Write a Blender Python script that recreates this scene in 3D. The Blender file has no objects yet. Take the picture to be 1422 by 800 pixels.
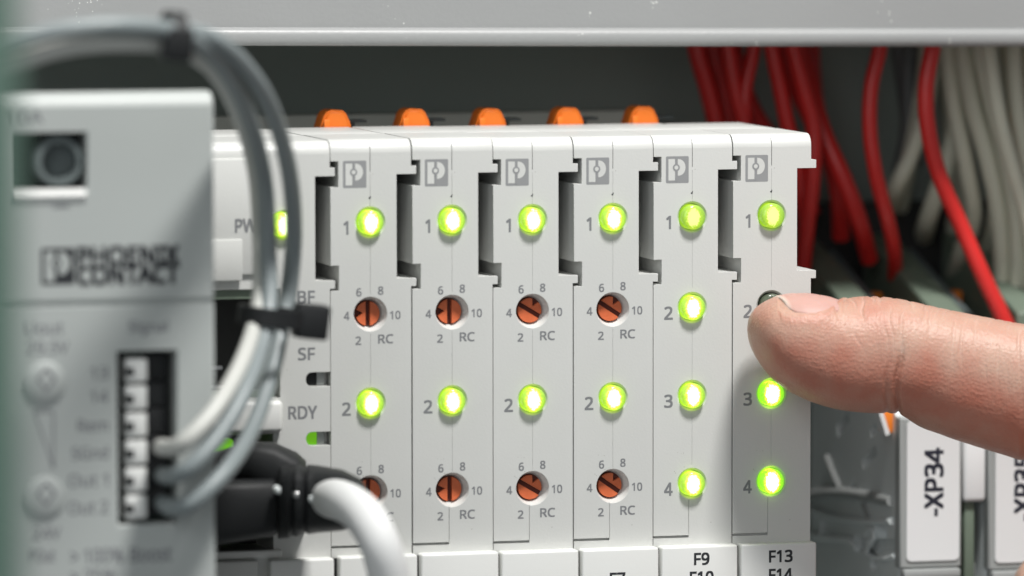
import bpy, bmesh, math, random
import numpy as np
from mathutils import Vector, Matrix
random.seed(7); rng = np.random.default_rng(7)
MM = 0.001
S = bpy.context.scene
COL = S.collection
R = math.radians

# ------------------------------------------------------------------ camera
CP = np.array([-228.9, -906., 69.4]); F = 9000.
def _rot(yaw, pitch, roll):
    yaw, pitch, roll = np.radians([yaw, pitch, roll])
    cy, sy = np.cos(yaw), np.sin(yaw)
    w = np.array([sy*np.cos(pitch), cy*np.cos(pitch), np.sin(pitch)])
    r = np.array([cy, -sy, 0]); u = np.cross(r, w)
    c, s = np.cos(roll), np.sin(roll)
    return c*r+s*u, -s*r+c*u, w
CR, CU, CW = _rot(15.788, -4.31, -.053)
def at(x, y, Y=0.):
    """world point (mm) at depth Y behind the module fronts that the photo shows at x, y"""
    d = CW + CR*(x-711)/F + CU*(400-y)/F
    return CP + d*((Y-CP[1])/d[1])
cam = bpy.data.cameras.new('camera'); camo = bpy.data.objects.new('camera', cam); COL.objects.link(camo)
camo.matrix_world = Matrix(((CR[0], CU[0], -CW[0], CP[0]*MM), (CR[1], CU[1], -CW[1], CP[1]*MM),
                            (CR[2], CU[2], -CW[2], CP[2]*MM), (0, 0, 0, 1)))
cam.sensor_width = 36; cam.lens = F/1422*36
cam.clip_start = .05; cam.clip_end = 20
cam.dof.use_dof = True; cam.dof.focus_distance = 0.955; cam.dof.aperture_fstop = cam.lens/16.2
S.camera = camo
S.render.resolution_x = 1024; S.render.resolution_y = 576

# ------------------------------------------------------------------ world, lamps, exposure
wd = bpy.data.worlds.new('World'); S.world = wd; wd.use_nodes = True
bg = wd.node_tree.nodes['Background']; bg.inputs[0].default_value = (.92, .97, 1, 1); bg.inputs[1].default_value = .20
def area(name, loc, target, size, power, color=(1, 1, 1)):
    l = bpy.data.lights.new(name, 'AREA'); l.shape = 'SQUARE'; l.size = size*MM; l.energy = power; l.color = color
    o = bpy.data.objects.new(name, l); COL.objects.link(o)
    o.location = Vector(loc)*MM
    o.rotation_euler = (Vector(target)-Vector(loc)).to_track_quat('-Z', 'Y').to_euler()
    return o
area('key_lamp', (105, -240, 470), (45, 0, -10), 85, 4.1, (1, .985, .96))
area('fill_lamp', (-420, -800, 260), (40, 0, 0), 520, 2.5, (.95, .98, 1))
S.view_settings.view_transform = 'Standard'; S.view_settings.look = 'None'
S.view_settings.exposure = .08; S.view_settings.gamma = 1
S.cycles.use_denoising = True
S.cycles.max_bounces = 8; S.cycles.caustics_reflective = False; S.cycles.caustics_refractive = False

# ------------------------------------------------------------------ materials
def mat(name, col, rough=.5, bump=0., bscale=2500., vary=.0, vscale=60., specks=None, emit=None, estr=0., metal=0., spec=.5, sss=0.):
    m = bpy.data.materials.new(name); m.use_nodes = True
    nt = m.node_tree; b = nt.nodes['Principled BSDF']
    b.inputs['Base Color'].default_value = (*col, 1); b.inputs['Roughness'].default_value = rough
    b.inputs['Metallic'].default_value = metal; b.inputs['Specular IOR Level'].default_value = spec
    tc = nt.nodes.new('ShaderNodeTexCoord')
    if vary:
        n = nt.nodes.new('ShaderNodeTexNoise'); n.inputs['Scale'].default_value = vscale; n.inputs['Detail'].default_value = 6
        nt.links.new(tc.outputs['Object'], n.inputs['Vector'])
        mx = nt.nodes.new('ShaderNodeMix'); mx.data_type = 'RGBA'
        mx.inputs[6].default_value = (*[c*(1-vary) for c in col], 1); mx.inputs[7].default_value = (*[min(1, c*(1+vary)) for c in col], 1)
        nt.links.new(n.outputs['Fac'], mx.inputs[0]); nt.links.new(mx.outputs[2], b.inputs['Base Color'])
        rr = nt.nodes.new('ShaderNodeMapRange'); rr.inputs[3].default_value = rough-.08; rr.inputs[4].default_value = min(1, rough+.08)
        nt.links.new(n.outputs['Fac'], rr.inputs[0]); nt.links.new(rr.outputs[0], b.inputs['Roughness'])
    if specks:   # stray dust grains and small scuffs
        sz, amt, sc = specks
        vo = nt.nodes.new('ShaderNodeTexVoronoi'); vo.inputs['Scale'].default_value = sz; nt.links.new(tc.outputs['Object'], vo.inputs['Vector'])
        nn = nt.nodes.new('ShaderNodeTexNoise'); nn.inputs['Scale'].default_value = sz*.11; nn.inputs['Detail'].default_value = 2; nt.links.new(tc.outputs['Object'], nn.inputs['Vector'])
        th = nt.nodes.new('ShaderNodeMapRange'); th.inputs[1].default_value = .60; th.inputs[2].default_value = .75; th.inputs[3].default_value = 0; th.inputs[4].default_value = amt
        nt.links.new(nn.outputs['Fac'], th.inputs[0])
        lt = nt.nodes.new('ShaderNodeMath'); lt.operation = 'LESS_THAN'; nt.links.new(vo.outputs['Distance'], lt.inputs[0]); nt.links.new(th.outputs[0], lt.inputs[1])
        m3 = nt.nodes.new('ShaderNodeMix'); m3.data_type = 'RGBA'; m3.inputs[7].default_value = (*sc, 1); nt.links.new(lt.outputs[0], m3.inputs[0])
        src = b.inputs['Base Color'].links[0].from_socket if b.inputs['Base Color'].links else None
        if src: nt.links.new(src, m3.inputs[6])
        else: m3.inputs[6].default_value = (*col, 1)
        nt.links.new(m3.outputs[2], b.inputs['Base Color'])
    if bump:
        n2 = nt.nodes.new('ShaderNodeTexNoise'); n2.inputs['Scale'].default_value = bscale; n2.inputs['Detail'].default_value = 3
        nt.links.new(tc.outputs['Object'], n2.inputs['Vector'])
        bp = nt.nodes.new('ShaderNodeBump'); bp.inputs['Strength'].default_value = bump; bp.inputs['Distance'].default_value = .00005
        nt.links.new(n2.outputs['Fac'], bp.inputs['Height']); nt.links.new(bp.outputs[0], b.inputs['Normal'])
    if emit:
        b.inputs['Emission Color'].default_value = (*emit, 1); b.inputs['Emission Strength'].default_value = estr
    if sss:
        b.inputs['Subsurface Weight'].default_value = sss; b.inputs['Subsurface Radius'].default_value = (1, .8, .7); b.inputs['Subsurface Scale'].default_value = .0006
    return m
M = {}
M['shell'] = mat('light_grey_plastic', (.61, .615, .595), .42, .3, 2600, .04, 70, specks=(1500, .22, (.34, .33, .30)))
def piece_tone(m, amt):
    """each moulded piece has its own slight batch tone"""
    nt = m.node_tree; b = nt.nodes['Principled BSDF']; src = b.inputs['Base Color'].links[0].from_socket
    oi = nt.nodes.new('ShaderNodeObjectInfo'); mr = nt.nodes.new('ShaderNodeMapRange'); mr.inputs[3].default_value = 1-amt; mr.inputs[4].default_value = 1+amt*.5
    nt.links.new(oi.outputs['Random'], mr.inputs[0]); sc = nt.nodes.new('ShaderNodeVectorMath'); sc.operation = 'SCALE'
    nt.links.new(src, sc.inputs[0]); nt.links.new(mr.outputs[0], sc.inputs['Scale']); nt.links.new(sc.outputs[0], b.inputs['Base Color'])
piece_tone(M['shell'], .045)
M['carrier'] = mat('white_plastic', (.73, .735, .715), .4, .2, 2600, .02, 60)
M['print'] = mat('grey_print', (.20, .205, .215), .6)
M['logo'] = mat('logo_grey_print', (.27, .275, .28), .6)
M['black_print'] = mat('black_print', (.02, .022, .026), .6)
M['navy_print'] = mat('navy_print', (.018, .02, .035), .6)
M['dark'] = mat('cavity_plastic_and_shade', (.012, .012, .012), .6)  # near-black; also paints shade into gaps, funnels and terminal holes
M['dial'] = mat('orange_red_dial', (.60, .135, .05), .4, .5, 1500, .12, 900)
M['dial_slot'] = mat('dial_slot_dark', (.10, .018, .008), .6)
M['orange'] = mat('orange_plastic', (.75, .17, .012), .45, .4, 1400, .08, 200)
M['psu'] = mat('grey_painted_case', (.42, .445, .432), .5, .3, 1800, .03, 40)
M['duct'] = mat('grey_duct_plastic', (.285, .29, .29), .42, .6, 1500, .06, 35, specks=(1300, .26, (.62, .62, .60)))
M['plate'] = mat('mounting_plate_paint', (.27, .31, .28), .6, .2, 500, .12, 22)
M['steel'] = mat('zinc_steel', (.55, .56, .50), .5, .3, 1000, .1, 80)
M['black_pl'] = mat('black_plastic', (.013, .014, .015), .55, .5, 1400, .2, 120, spec=.3)
M['grey_cable'] = mat('grey_cable_jacket', (.205, .235, .24), .42, .2, 900, .06, 90)
M['light_cable'] = mat('light_grey_cable_jacket', (.50, .505, .475), .45, .2, 900, .05, 90)
M['white_cable'] = mat('white_cable_jacket', (.66, .665, .66), .6, .3, 900, .05, 90, spec=.3)
M['red_wire'] = mat('red_wire_insulation', (.62, .025, .022), .35, .2, 900, .12, 120)
M['grey_wire'] = mat('grey_wire_insulation', (.60, .61, .50), .5, .2, 900, .1, 60)
M['dgrey_wire'] = mat('dark_grey_wire_insulation', (.12, .13, .13), .5, .2, 900, .1, 60)
M['yellow_wire'] = mat('yellow_wire_insulation', (.55, .40, .14), .5, .2, 900, .1, 60)
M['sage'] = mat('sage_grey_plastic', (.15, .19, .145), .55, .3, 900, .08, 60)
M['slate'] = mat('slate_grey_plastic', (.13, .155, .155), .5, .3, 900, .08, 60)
M['slate_l'] = mat('mid_grey_plastic', (.34, .355, .35), .5, .3, 900, .06, 60)
M['terminal'] = mat('terminal_grey_plastic', (.74, .78, .78), .5, .4, 900, .10, 70)
M['pcb'] = mat('green_terminal_plastic', (.012, .07, .05), .5)
M['green_edge'] = mat('grey_green_paint', (.145, .235, .185), .55, .2, 400, .1, 14)
M['white_term'] = mat('terminal_white_plastic', (.80, .805, .81), .4)
M['orange_dim'] = mat('orange_push_button', (.80, .22, .02), .5)
M['metal'] = mat('bright_metal', (.6, .6, .6), .3, metal=1.)

def led_mat(name, core, ring, k):
    """a lit lamp: bright heart seen through a green lens, as its own emission pattern"""
    m = bpy.data.materials.new(name); m.use_nodes = True; nt = m.node_tree; b = nt.nodes['Principled BSDF']
    b.inputs['Base Color'].default_value = (.14, .22, .06, 1); b.inputs['Roughness'].default_value = .16
    tc = nt.nodes.new('ShaderNodeTexCoord')
    nz = nt.nodes.new('ShaderNodeTexNoise'); nz.inputs['Scale'].default_value = 3600; nz.inputs['Detail'].default_value = 2
    oi = nt.nodes.new('ShaderNodeObjectInfo'); va = nt.nodes.new('ShaderNodeVectorMath')
    nt.links.new(tc.outputs['Object'], va.inputs[0]); nt.links.new(oi.outputs['Random'], va.inputs[1]); nt.links.new(va.outputs[0], nz.inputs['Vector'])
    mp = nt.nodes.new('ShaderNodeMapping'); mp.inputs['Location'].default_value = (.12, 0, .0)
    mp.inputs['Scale'].default_value = (1/(1.22*MM), 1/(2.4*MM), 1/(1.72*MM))
    nt.links.new(tc.outputs['Object'], mp.inputs['Vector'])
    ln = nt.nodes.new('ShaderNodeVectorMath'); ln.operation = 'LENGTH'; nt.links.new(mp.outputs[0], ln.inputs[0])
    ad = nt.nodes.new('ShaderNodeMath'); ad.operation = 'MULTIPLY_ADD'; ad.inputs[1].default_value = .5; 
    nt.links.new(nz.outputs['Fac'], ad.inputs[0]); 
    sb = nt.nodes.new('ShaderNodeMath'); sb.operation = 'SUBTRACT'; sb.inputs[1].default_value = .25
    nt.links.new(ln.outputs['Value'], sb.inputs[0]); nt.links.new(sb.outputs[0], ad.inputs[2])
    cr = nt.nodes.new('ShaderNodeValToRGB')
    e = cr.color_ramp.elements
    e[0].position = .0; e[0].color = (*core, 1); e[1].position = 1.; e[1].color = (*ring, 1)
    def el(p, c):
        x = e.new(p); x.color = (*c, 1)
    el(.54, tuple(c*.85 for c in core)); el(.63, (core[0]*.40, core[1]*.42, core[2]*.04)); el(.76, (ring[0]*1.9, ring[1]*1.7, ring[2]))
    mpr = nt.nodes.new('ShaderNodeMapRange'); mpr.inputs[2].default_value = 1.55
    nt.links.new(ad.outputs[0], mpr.inputs[0]); nt.links.new(mpr.outputs[0], cr.inputs[0])
    nt.links.new(cr.outputs[0], b.inputs['Emission Color']); b.inputs['Emission Strength'].default_value = k
    return m
M['led'] = led_mat('green_lamp_lens', (.80, 1., .52), (.075, .15, .008), 3.0)
M['led_dim'] = led_mat('green_lamp_lens_dim', (.56, .74, .17), (.075, .15, .008), 2.0)
M['led_bright'] = led_mat('green_lamp_lens_bright', (.66, 1., .48), (.035, .115, .003), 5.5)
M['led_off'] = mat('unlit_lamp_lens', (.085, .105, .07), .2, 2.5, 2200, .6, 2600)
M['led_small'] = mat('small_green_lamp', (.05, .2, .01), .3, emit=(.10, .30, .004), estr=1.)

# ------------------------------------------------------------------ helpers (all in millimetres)
def tag(o, label, cat, group=None, kind=None):
    if label: o['label'] = label
    if cat: o['category'] = cat
    if group: o['group'] = group
    if kind: o['kind'] = kind
    return o
def empty(name, loc, label=None, cat=None, group=None):
    o = bpy.data.objects.new(name, None); COL.objects.link(o); o.location = Vector(loc)*MM
    o.empty_display_size = .005
    return tag(o, label, cat, group)
def mesh_obj(name, me, m, parent=None, loc=(0, 0, 0)):
    o = bpy.data.objects.new(name, me); COL.objects.link(o)
    if m and not me.materials: me.materials.append(m)
    o.parent = parent; o.location = Vector(loc)*MM
    return o
def from_bm(name, bm, m, parent=None, loc=(0, 0, 0), smooth=35, raw=False):
    """raw leaves the mesh in millimetres, so that cuts and bevels work on comfortable numbers; finish_hard scales it"""
    if not raw: bmesh.ops.scale(bm, vec=(MM,)*3, verts=bm.verts)
    bmesh.ops.recalc_face_normals(bm, faces=bm.faces)
    me = bpy.data.meshes.new(name); bm.to_mesh(me); bm.free()
    if smooth:
        me.shade_smooth(); me.set_sharp_from_angle(angle=R(smooth))
    return mesh_obj(name, me, m, parent, loc)
def box(bm, x0, x1, y0, y1, z0, z1, bev=0., seg=2):
    vs = [bm.verts.new((x, y, z)) for x in (x0, x1) for y in (y0, y1) for z in (z0, z1)]
    fs = []
    for f in ((0, 1, 3, 2), (4, 6, 7, 5), (0, 4, 5, 1), (2, 3, 7, 6), (0, 2, 6, 4), (1, 5, 7, 3)):
        fs.append(bm.faces.new([vs[i] for i in f]))
    if bev:
        es = set(e for f in fs for e in f.edges)
        bmesh.ops.bevel(bm, geom=list(es), offset=bev, segments=seg, affect='EDGES', profile=.5)
    return vs
def prism(bm, pts, a0, a1, axis='Y'):
    """polygon pts extruded along axis; XZ polygon for Y, YZ polygon for X"""
    def v(p, a):
        return (p[0], a, p[1]) if axis == 'Y' else (a, p[0], p[1]) if axis == 'X' else (p[0], p[1], a)
    A = [bm.verts.new(v(p, a0)) for p in pts]; B = [bm.verts.new(v(p, a1)) for p in pts]
    n = len(pts)
    bm.faces.new(A); bm.faces.new(B[::-1])
    for i in range(n):
        bm.faces.new((A[i], B[i], B[(i+1) % n], A[(i+1) % n]))
    return A, B
def rrect(x0, x1, z0, z1, r, n=5):
    out = []
    for cx, cz, a in ((x1-r, z0+r, -90), (x1-r, z1-r, 0), (x0+r, z1-r, 90), (x0+r, z0+r, 180)):
        for i in range(n+1):
            t = R(a+90*i/n); out.append((cx+r*math.cos(t), cz+r*math.sin(t)))
    return out
def cyl(bm, c, r0, r1, y0, y1, n=40, axis='Y'):
    A, B = [], []
    for i in range(n):
        t = 2*math.pi*i/n; a, b = math.cos(t), math.sin(t)
        f = (lambda r, y: (c[0]+r*a, y, c[1]+r*b)) if axis == 'Y' else (lambda r, y: (y, c[0]+r*a, c[1]+r*b)) if axis == 'X' else (lambda r, y: (c[0]+r*a, c[1]+r*b, y))
        A.append(bm.verts.new(f(r0, y0))); B.append(bm.verts.new(f(r1, y1)))
    bm.faces.new(A); bm.faces.new(B[::-1])
    for i in range(n): bm.faces.new((A[i], B[i], B[(i+1) % n], A[(i+1) % n]))
def lathe(bm, c, prof, n=40):
    """rings (y, r) about an axis along Y through c=(x,z); first and last rings capped"""
    rings = []
    for y, r in prof:
        rings.append([bm.verts.new((c[0]+r*math.cos(2*math.pi*i/n), y, c[1]+r*math.sin(2*math.pi*i/n))) for i in range(n)])
    for a, b in zip(rings, rings[1:]):
        for i in range(n): bm.faces.new((a[i], a[(i+1) % n], b[(i+1) % n], b[i]))
    bm.faces.new(rings[0][::-1]); bm.faces.new(rings[-1])
def spline(P, n=12):
    P = [np.array(p, float) for p in P]
    P = [2*P[0]-P[1]] + P + [2*P[-1]-P[-2]]
    out = []
    for i in range(1, len(P)-2):
        for k in range(n):
            t = k/n
            out.append(.5*((2*P[i])+(-P[i-1]+P[i+1])*t+(2*P[i-1]-5*P[i]+4*P[i+1]-P[i+2])*t*t+(-P[i-1]+3*P[i]-3*P[i+1]+P[i+2])*t**3))
    out.append(P[-2]); return np.array(out)
def tube(bm, pts, r, n=16, cap=True):
    pts = np.asarray(pts, float); N = len(pts)
    rr = np.full(N, r) if np.isscalar(r) else np.asarray(r, float)
    T = np.gradient(pts, axis=0); T /= np.linalg.norm(T, axis=1)[:, None]
    a = np.array([0, -1., .2]); a -= T[0]*(a@T[0]); a /= np.linalg.norm(a)
    rings = []
    for i in range(N):
        a = a-T[i]*(a@T[i]); a /= np.linalg.norm(a); b = np.cross(T[i], a)
        rings.append([bm.verts.new(pts[i]+rr[i]*(math.cos(2*math.pi*k/n)*a+math.sin(2*math.pi*k/n)*b)) for k in range(n)])
    for A, B in zip(rings, rings[1:]):
        for k in range(n): bm.faces.new((A[k], A[(k+1) % n], B[(k+1) % n], B[k]))
    if cap: bm.faces.new(rings[0][::-1]); bm.faces.new(rings[-1])
def evaluated(o, mods):
    """apply modifiers set up by mods(o) and return the finished mesh object"""
    mods(o)
    dg = bpy.context.evaluated_depsgraph_get()
    me = bpy.data.meshes.new_from_object(o.evaluated_get(dg)); me.name = o.name
    o.modifiers.clear(); o.data = me
    return o
def crisp(me, angle=50):
    """flat faces stay flat, rounded edges stay round"""
    me.shade_smooth(); me.set_sharp_from_angle(angle=R(angle))
    for p in me.polygons:
        if max(abs(c) for c in p.normal) > .9995: p.use_smooth = False
def finish_hard(o, width=.16, seg=2, cutter=None, scale=True):
    par, lo = o.parent, o.location.copy(); o.parent = None; o.location = (0, 0, 0)
    bpy.context.view_layer.update()
    def mods(o):
        if cutter:
            b = o.modifiers.new('cut', 'BOOLEAN'); b.operation = 'DIFFERENCE'; b.object = cutter; b.solver = 'MANIFOLD'
        v = o.modifiers.new('bevel', 'BEVEL'); v.width = width; v.segments = seg; v.limit_method = 'ANGLE'; v.angle_limit = R(40)
        v.use_clamp_overlap = True
    evaluated(o, mods)
    crisp(o.data)
    if scale: o.data.transform(Matrix.Scale(MM, 4)); o.data.update()
    o.parent = par; o.location = lo
    if cutter:
        me = cutter.data; bpy.data.objects.remove(cutter); bpy.data.meshes.remove(me)
    return o
try:   # Blender's own bundled grotesque; the built-in font serves if it is not there
    import os
    FONT = bpy.data.fonts.load(os.path.join(bpy.utils.system_resource('DATAFILES'), 'fonts', 'NotoSansHebrew-Regular.woff2'))
except Exception:
    FONT = None
_tc = {}
def text(name, body, x, z, w, h, m, parent=None, y=0., bold=.034, rot=0., loc=None):
    """lettering printed on a face that looks towards -Y, centred on x, z and fitted to w by h"""
    key = (body, round(w or 0, 2), round(h, 2), m.name, bold, rot)
    if key not in _tc:
        cu = bpy.data.curves.new(name, 'FONT'); cu.body = body; cu.size = 1; cu.font = FONT or cu.font; cu.offset = 0; cu.resolution_u = 4
        o = bpy.data.objects.new(name, cu); COL.objects.link(o)
        dg = bpy.context.evaluated_depsgraph_get()
        me = bpy.data.meshes.new_from_object(o.evaluated_get(dg)); bpy.data.objects.remove(o)
        v = np.empty(len(me.vertices)*3); me.vertices.foreach_get('co', v); v = v.reshape(-1, 3)
        lo, hi = v.min(0), v.max(0); c = (lo+hi)/2; s = hi-lo
        fx = (w/s[0]) if w else (h/s[1]); fz = (h/s[1])
        q = np.zeros_like(v); X = (v[:, 0]-c[0])*fx; Z = (v[:, 1]-c[1])*fz
        cr, sr = math.cos(R(rot)), math.sin(R(rot))
        q[:, 0] = (X*cr-Z*sr)*MM; q[:, 2] = (X*sr+Z*cr)*MM
        me.vertices.foreach_set('co', q.ravel()); me.name = name; me.materials.clear(); me.materials.append(m)
        me.update()
        if bold:   # heavier strokes: the glyph printed again slightly shifted
            bm = bmesh.new(); n_ = 0
            for dx, dz in ((-1, -1), (1, -1), (-1, 1), (1, 1), (0, 0)):
                k_ = len(bm.verts); bm.from_mesh(me); bm.verts.ensure_lookup_table()
                for v_ in bm.verts[k_:]: v_.co += Vector((dx*bold*h*MM, -.002*n_*MM, dz*bold*h*MM))
                n_ += 1
            bm.to_mesh(me); bm.free()
        _tc[key] = me
    return mesh_obj(name, _tc[key], None, parent, (x, y, z))
def emblem(name, x, z, w, h, dark, light, parent, y):
    """square emblem: dark field, pale bar and bow with a ringed dot; layered flat print"""
    bm = bmesh.new()
    def poly(pts, lay, mi):
        f = bm.faces.new([bm.verts.new(((px-.5)*w, -lay*.012, (pz-.5)*h)) for px, pz in pts]); f.material_index = mi
    def disc(cx, cz, r, lay, mi, n=20):
        poly([(cx+r*math.cos(2*math.pi*i/n), cz+r*h and cz+r*math.sin(2*math.pi*i/n)*w/h) for i in range(n)], lay, mi)
    poly(rrect(0, 1, 0, 1, .05, 3), 0, 0)
    poly([(.11, .10), (.40, .10), (.40, .90), (.11, .90)], 1, 1)
    bow = [(.52, .28), (.52, .90)] + [(.56+.30*math.cos(R(a)), .585+.31*math.sin(R(a))) for a in range(90, -91, -15)]
    poly(bow[::-1], 1, 1)
    poly([(.42, .06), (.49, .06), (.49, .94), (.42, .94)], 2, 0)
    disc(.455, .58, .155, 3, 0); disc(.455, .58, .085, 4, 1)
    bmesh.ops.scale(bm, vec=(MM,)*3, verts=bm.verts)
    for f in bm.faces:
        f.normal_update()
        if f.normal.y > 0: f.normal_flip()
    me = bpy.data.meshes.new(name); bm.to_mesh(me); bm.free(); me.materials.append(dark); me.materials.append(light)
    return mesh_obj(name, me, None, parent, (x, y, z))

# ------------------------------------------------------------------ setting: back plate, duct, rail
bm = bmesh.new(); box(bm, -400, 420, 88, 90, -320, 260)
tag(from_bm('back_wall', bm, M['plate']), 'dull grey-green mounting plate at the back of the cabinet', 'mounting plate', kind='structure')

duct = empty('cable_duct', at(711, 40, 31), 'pale grey cable duct cover with rolled lower lip above the row of modules', 'cable duct')
duct.rotation_euler = (0, R(.70), 0)
z0 = 0.
prof = [(0, -.1)] + [(0, 0.)]
lip = []
for i in range(9):
    t = R(90-22.5*i)
    lip.append((-.0-1.05*max(0, math.cos(R(-90+22.5*i))), .0))
bm = bmesh.new()
P = [(1.6, 40), (0, 40), (0, .15)] + [(-.9*math.sin(R(a))**.8 if a < 180 else 0, .0-2.55*(1-math.cos(R(a)))/2) for a in range(18, 180, 18)] + [(0, -2.6), (1.6, -2.6)]
prism(bm, P, -190, 260, 'X')
from_bm('cover', bm, M['duct'], duct, smooth=50)
bm = bmesh.new(); box(bm, -190, 260, 1.7, 62, 38.4, 40)
from_bm('top_panel', bm, M['duct'], duct)
bm = bmesh.new(); box(bm, -190, 260, 60.4, 62, -2, 38.3)
from_bm('rear_panel', bm, M['slate'], duct)

rail = empty('din_rail', (-60, 62, 16), 'dull zinc mounting rail edge behind the orange tabs', 'rail')
bm = bmesh.new()
a = at(300, 158, 62); b_ = at(905, 157, 62); zt = (a[2]+b_[2])/2-16
box(bm, -20, b_[0]+60, 0, 1.2, zt-5, zt, .2)
box(bm, -20, b_[0]+60, 1.2, 8, zt-1.3, zt-.2)
from_bm('rail_strip', bm, M['steel'], rail)

# ------------------------------------------------------------------ the I/O modules
ZT = 20.3; WID = 12.12
OUT = [(.06, -75), (WID, -75), (WID, -1.1), (12.9, -1.1), (12.9, .08), (9.95, .08), (9.95, 15.2), (12.9, 15.2), (12.9, 16.42), (WID, 16.42), (WID, ZT),
       (.06, ZT), (.06, 17.2), (1.25, 17.2), (1.25, 13.45), (.06, 13.45), (.06, 2.1), (1.3, 2.1), (1.3, -1.55), (.06, -1.55)]
LZ = [8.3, -5.03, -18.0, -31.0]; LX = 5.98
def housing_mesh(kind):
    bm = bmesh.new()
    A, B = prism(bm, OUT, 0, 16, 'Y')
    bmesh.ops.recalc_face_normals(bm, faces=bm.faces)
    es = [e for e in bm.edges if all(abs(v.co.y) < 1e-6 and abs(v.co.z-ZT) < 1e-6 for v in e.verts)]
    bmesh.ops.bevel(bm, geom=es, offset=1.9, segments=8, affect='EDGES', profile=.5)
    o = from_bm('housing', bm, M['shell'], smooth=0, raw=True)
    cb = bmesh.new()
    for i, z in enumerate(LZ):
        if kind == 'rc' and i in (1, 3):
            cyl(cb, (LX, z), 2.62, 1.95, -.4, 2.1, 40)
            continue
        lathe(cb, (LX, z), [(-.4, 2.62), (.0, 2.3), (.34, 2.02), (1.6, 2.0)], 40)
    ct = from_bm('cutter', cb, None, smooth=0, raw=True)
    finish_hard(o, .14, 2, ct, scale=False)
    # fine seams, cut afterwards so they stay crisp
    cb = bmesh.new()
    box(cb, LX-.55, LX+.06-.5, -.5, .14, -38.6, -33.4); box(cb, -.5, LX-.49, -.5, .7, -39.0, -38.62)
    zs = [15.2, 10.6, 6.1, -2.2, -7.9, -15.6, -20.4, -28.3, -33.5]
    for k, (za, zb) in enumerate(zip(zs[0::2], zs[1::2])):
        box(cb, LX-.028, LX+.028, -.5, .07, zb, za)
    box(cb, LX-.045, LX+.055, -.5, .6, 15.6, ZT+1)
    ct = from_bm('cutter', cb, None, smooth=0, raw=True)
    def mods(o):
        b = o.modifiers.new('cut', 'BOOLEAN'); b.operation = 'DIFFERENCE'; b.object = ct; b.solver = 'MANIFOLD'
    evaluated(o, mods); bpy.data.objects.remove(ct)
    me = o.data; bpy.data.objects.remove(o)
    me.transform(Matrix.Scale(MM, 4)); me.update()
    crisp(me, 28)
    return me
H = {'rc': housing_mesh('rc'), 'led4': housing_mesh('led4')}
def simple(name, m, fn, smooth=35):
    bm = bmesh.new(); fn(bm); o = from_bm(name, bm, m, smooth=smooth); me = o.data; bpy.data.objects.remove(o); return me
base_me = simple('base_body', M['shell'], lambda bm: box(bm, .04, 12.14, 16.05, 36, -75, ZT, .3))
base_last = simple('base_body', M['shell'], lambda bm: box(bm, .04, 12.14, 16.05, 34.5, -75, ZT, .3))
# raised mould ribs on the side wall seen through the slots
led_me = simple('lamp', M['led'], lambda bm: lathe(bm, (0, 0), [(1.5, 1.82), (-.6, 1.82), (-.85, 1.77), (-1.02, 1.6), (-1.13, 1.3), (-1.2, .85), (-1.22, .35)]), 80)
led_dim = led_me.copy(); led_dim.materials[0] = M['led_dim']; led_hi = led_me.copy(); led_hi.materials[0] = M['led_bright']
ledo_me = simple('unlit_lamp', M['led_off'], lambda bm: lathe(bm, (0, 0), [(1.5, 1.82), (-.6, 1.82), (-.85, 1.77), (-1.02, 1.6), (-1.13, 1.3), (-1.2, .85), (-1.22, .35)]), 80)
def dial_fn(bm, ang):
    c = LX*0
    def seg(d0, pts_extra=None):
        pass
    r = 1.78
    def rot(p): return (p[0]*math.cos(ang)-p[1]*math.sin(ang), p[0]*math.sin(ang)+p[1]*math.cos(ang))
    # broad segment below the slot, notched segment above it (slot along local x)
    t0 = math.asin(.34/r)
    low = [(r*math.cos(t), r*math.sin(t)) for t in np.linspace(-math.pi+t0, -t0, 18)]
    prism(bm, [rot(p) for p in low], 1.35, 2.3)
    up = [(r*math.cos(t), r*math.sin(t)) for t in np.linspace(t0, math.pi-t0, 22)]
    k0 = len(up)//2
    up = up[:k0-2] + [(0.08, .7)] + up[k0+2:]
    prism(bm, [rot(p) for p in up], 1.35, 2.3)
def carrier_fn(bm):
    box(bm, .72, 12.45, -2.1, 4, -72, -40.05, .35, 3)
car_me = simple('label_carrier', M['carrier'], carrier_fn, 40)
strip_me = simple('gap_shade_strip', M['dark'], lambda bm: box(bm, .05, .68, -.6, 3, -72, -40.4))  # near-black strip painting the shade in the gap between carriers
tab_pts = [(-2.9, 0), (2.9, 0), (2.35, 1.6), (1.75, 2.9), (1.2, 3.4), (-.6, 3.5), (-1.25, 3.2), (-1.7, 2.6), (-2.1, 1.4)]
def tab_fn(bm):
    A, B = prism(bm, [(x, z+(-1.2 if z == 0 else 0)) for x, z in tab_pts], 0, 4.5, 'Y')
    bmesh.ops.recalc_face_normals(bm, faces=bm.faces)
    bmesh.ops.bevel(bm, geom=[e for e in bm.edges if all(v.co.y < .01 for v in e.verts)], offset=.5, segments=3, affect='EDGES')
    box(bm, -1.9, -.9, -.35, .2, .4, 2.1, .15)
tab_me = simple('release_tab', M['orange'], tab_fn, 40)
clip_me = simple('rail_clip', M['slate'], lambda bm: (box(bm, -1.6, 1.6, 0, 3, .9, 1.3, .1), box(bm, -1.4, -.2, .4, 2.6, -.8, .9)))
tick_me = simple('moulding_mark', M['black_print'], lambda bm: (box(bm, -.10, .16, -.02, .05, -.09, .12), box(bm, .1, .2, -.02, .05, .1, .3)))
ANG = {0: (R(90), R(90)), 1: (R(90), R(90)), 2: (R(-31), R(-30)), 3: (R(-33), R(-35))}
dial_cache = {}
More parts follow.
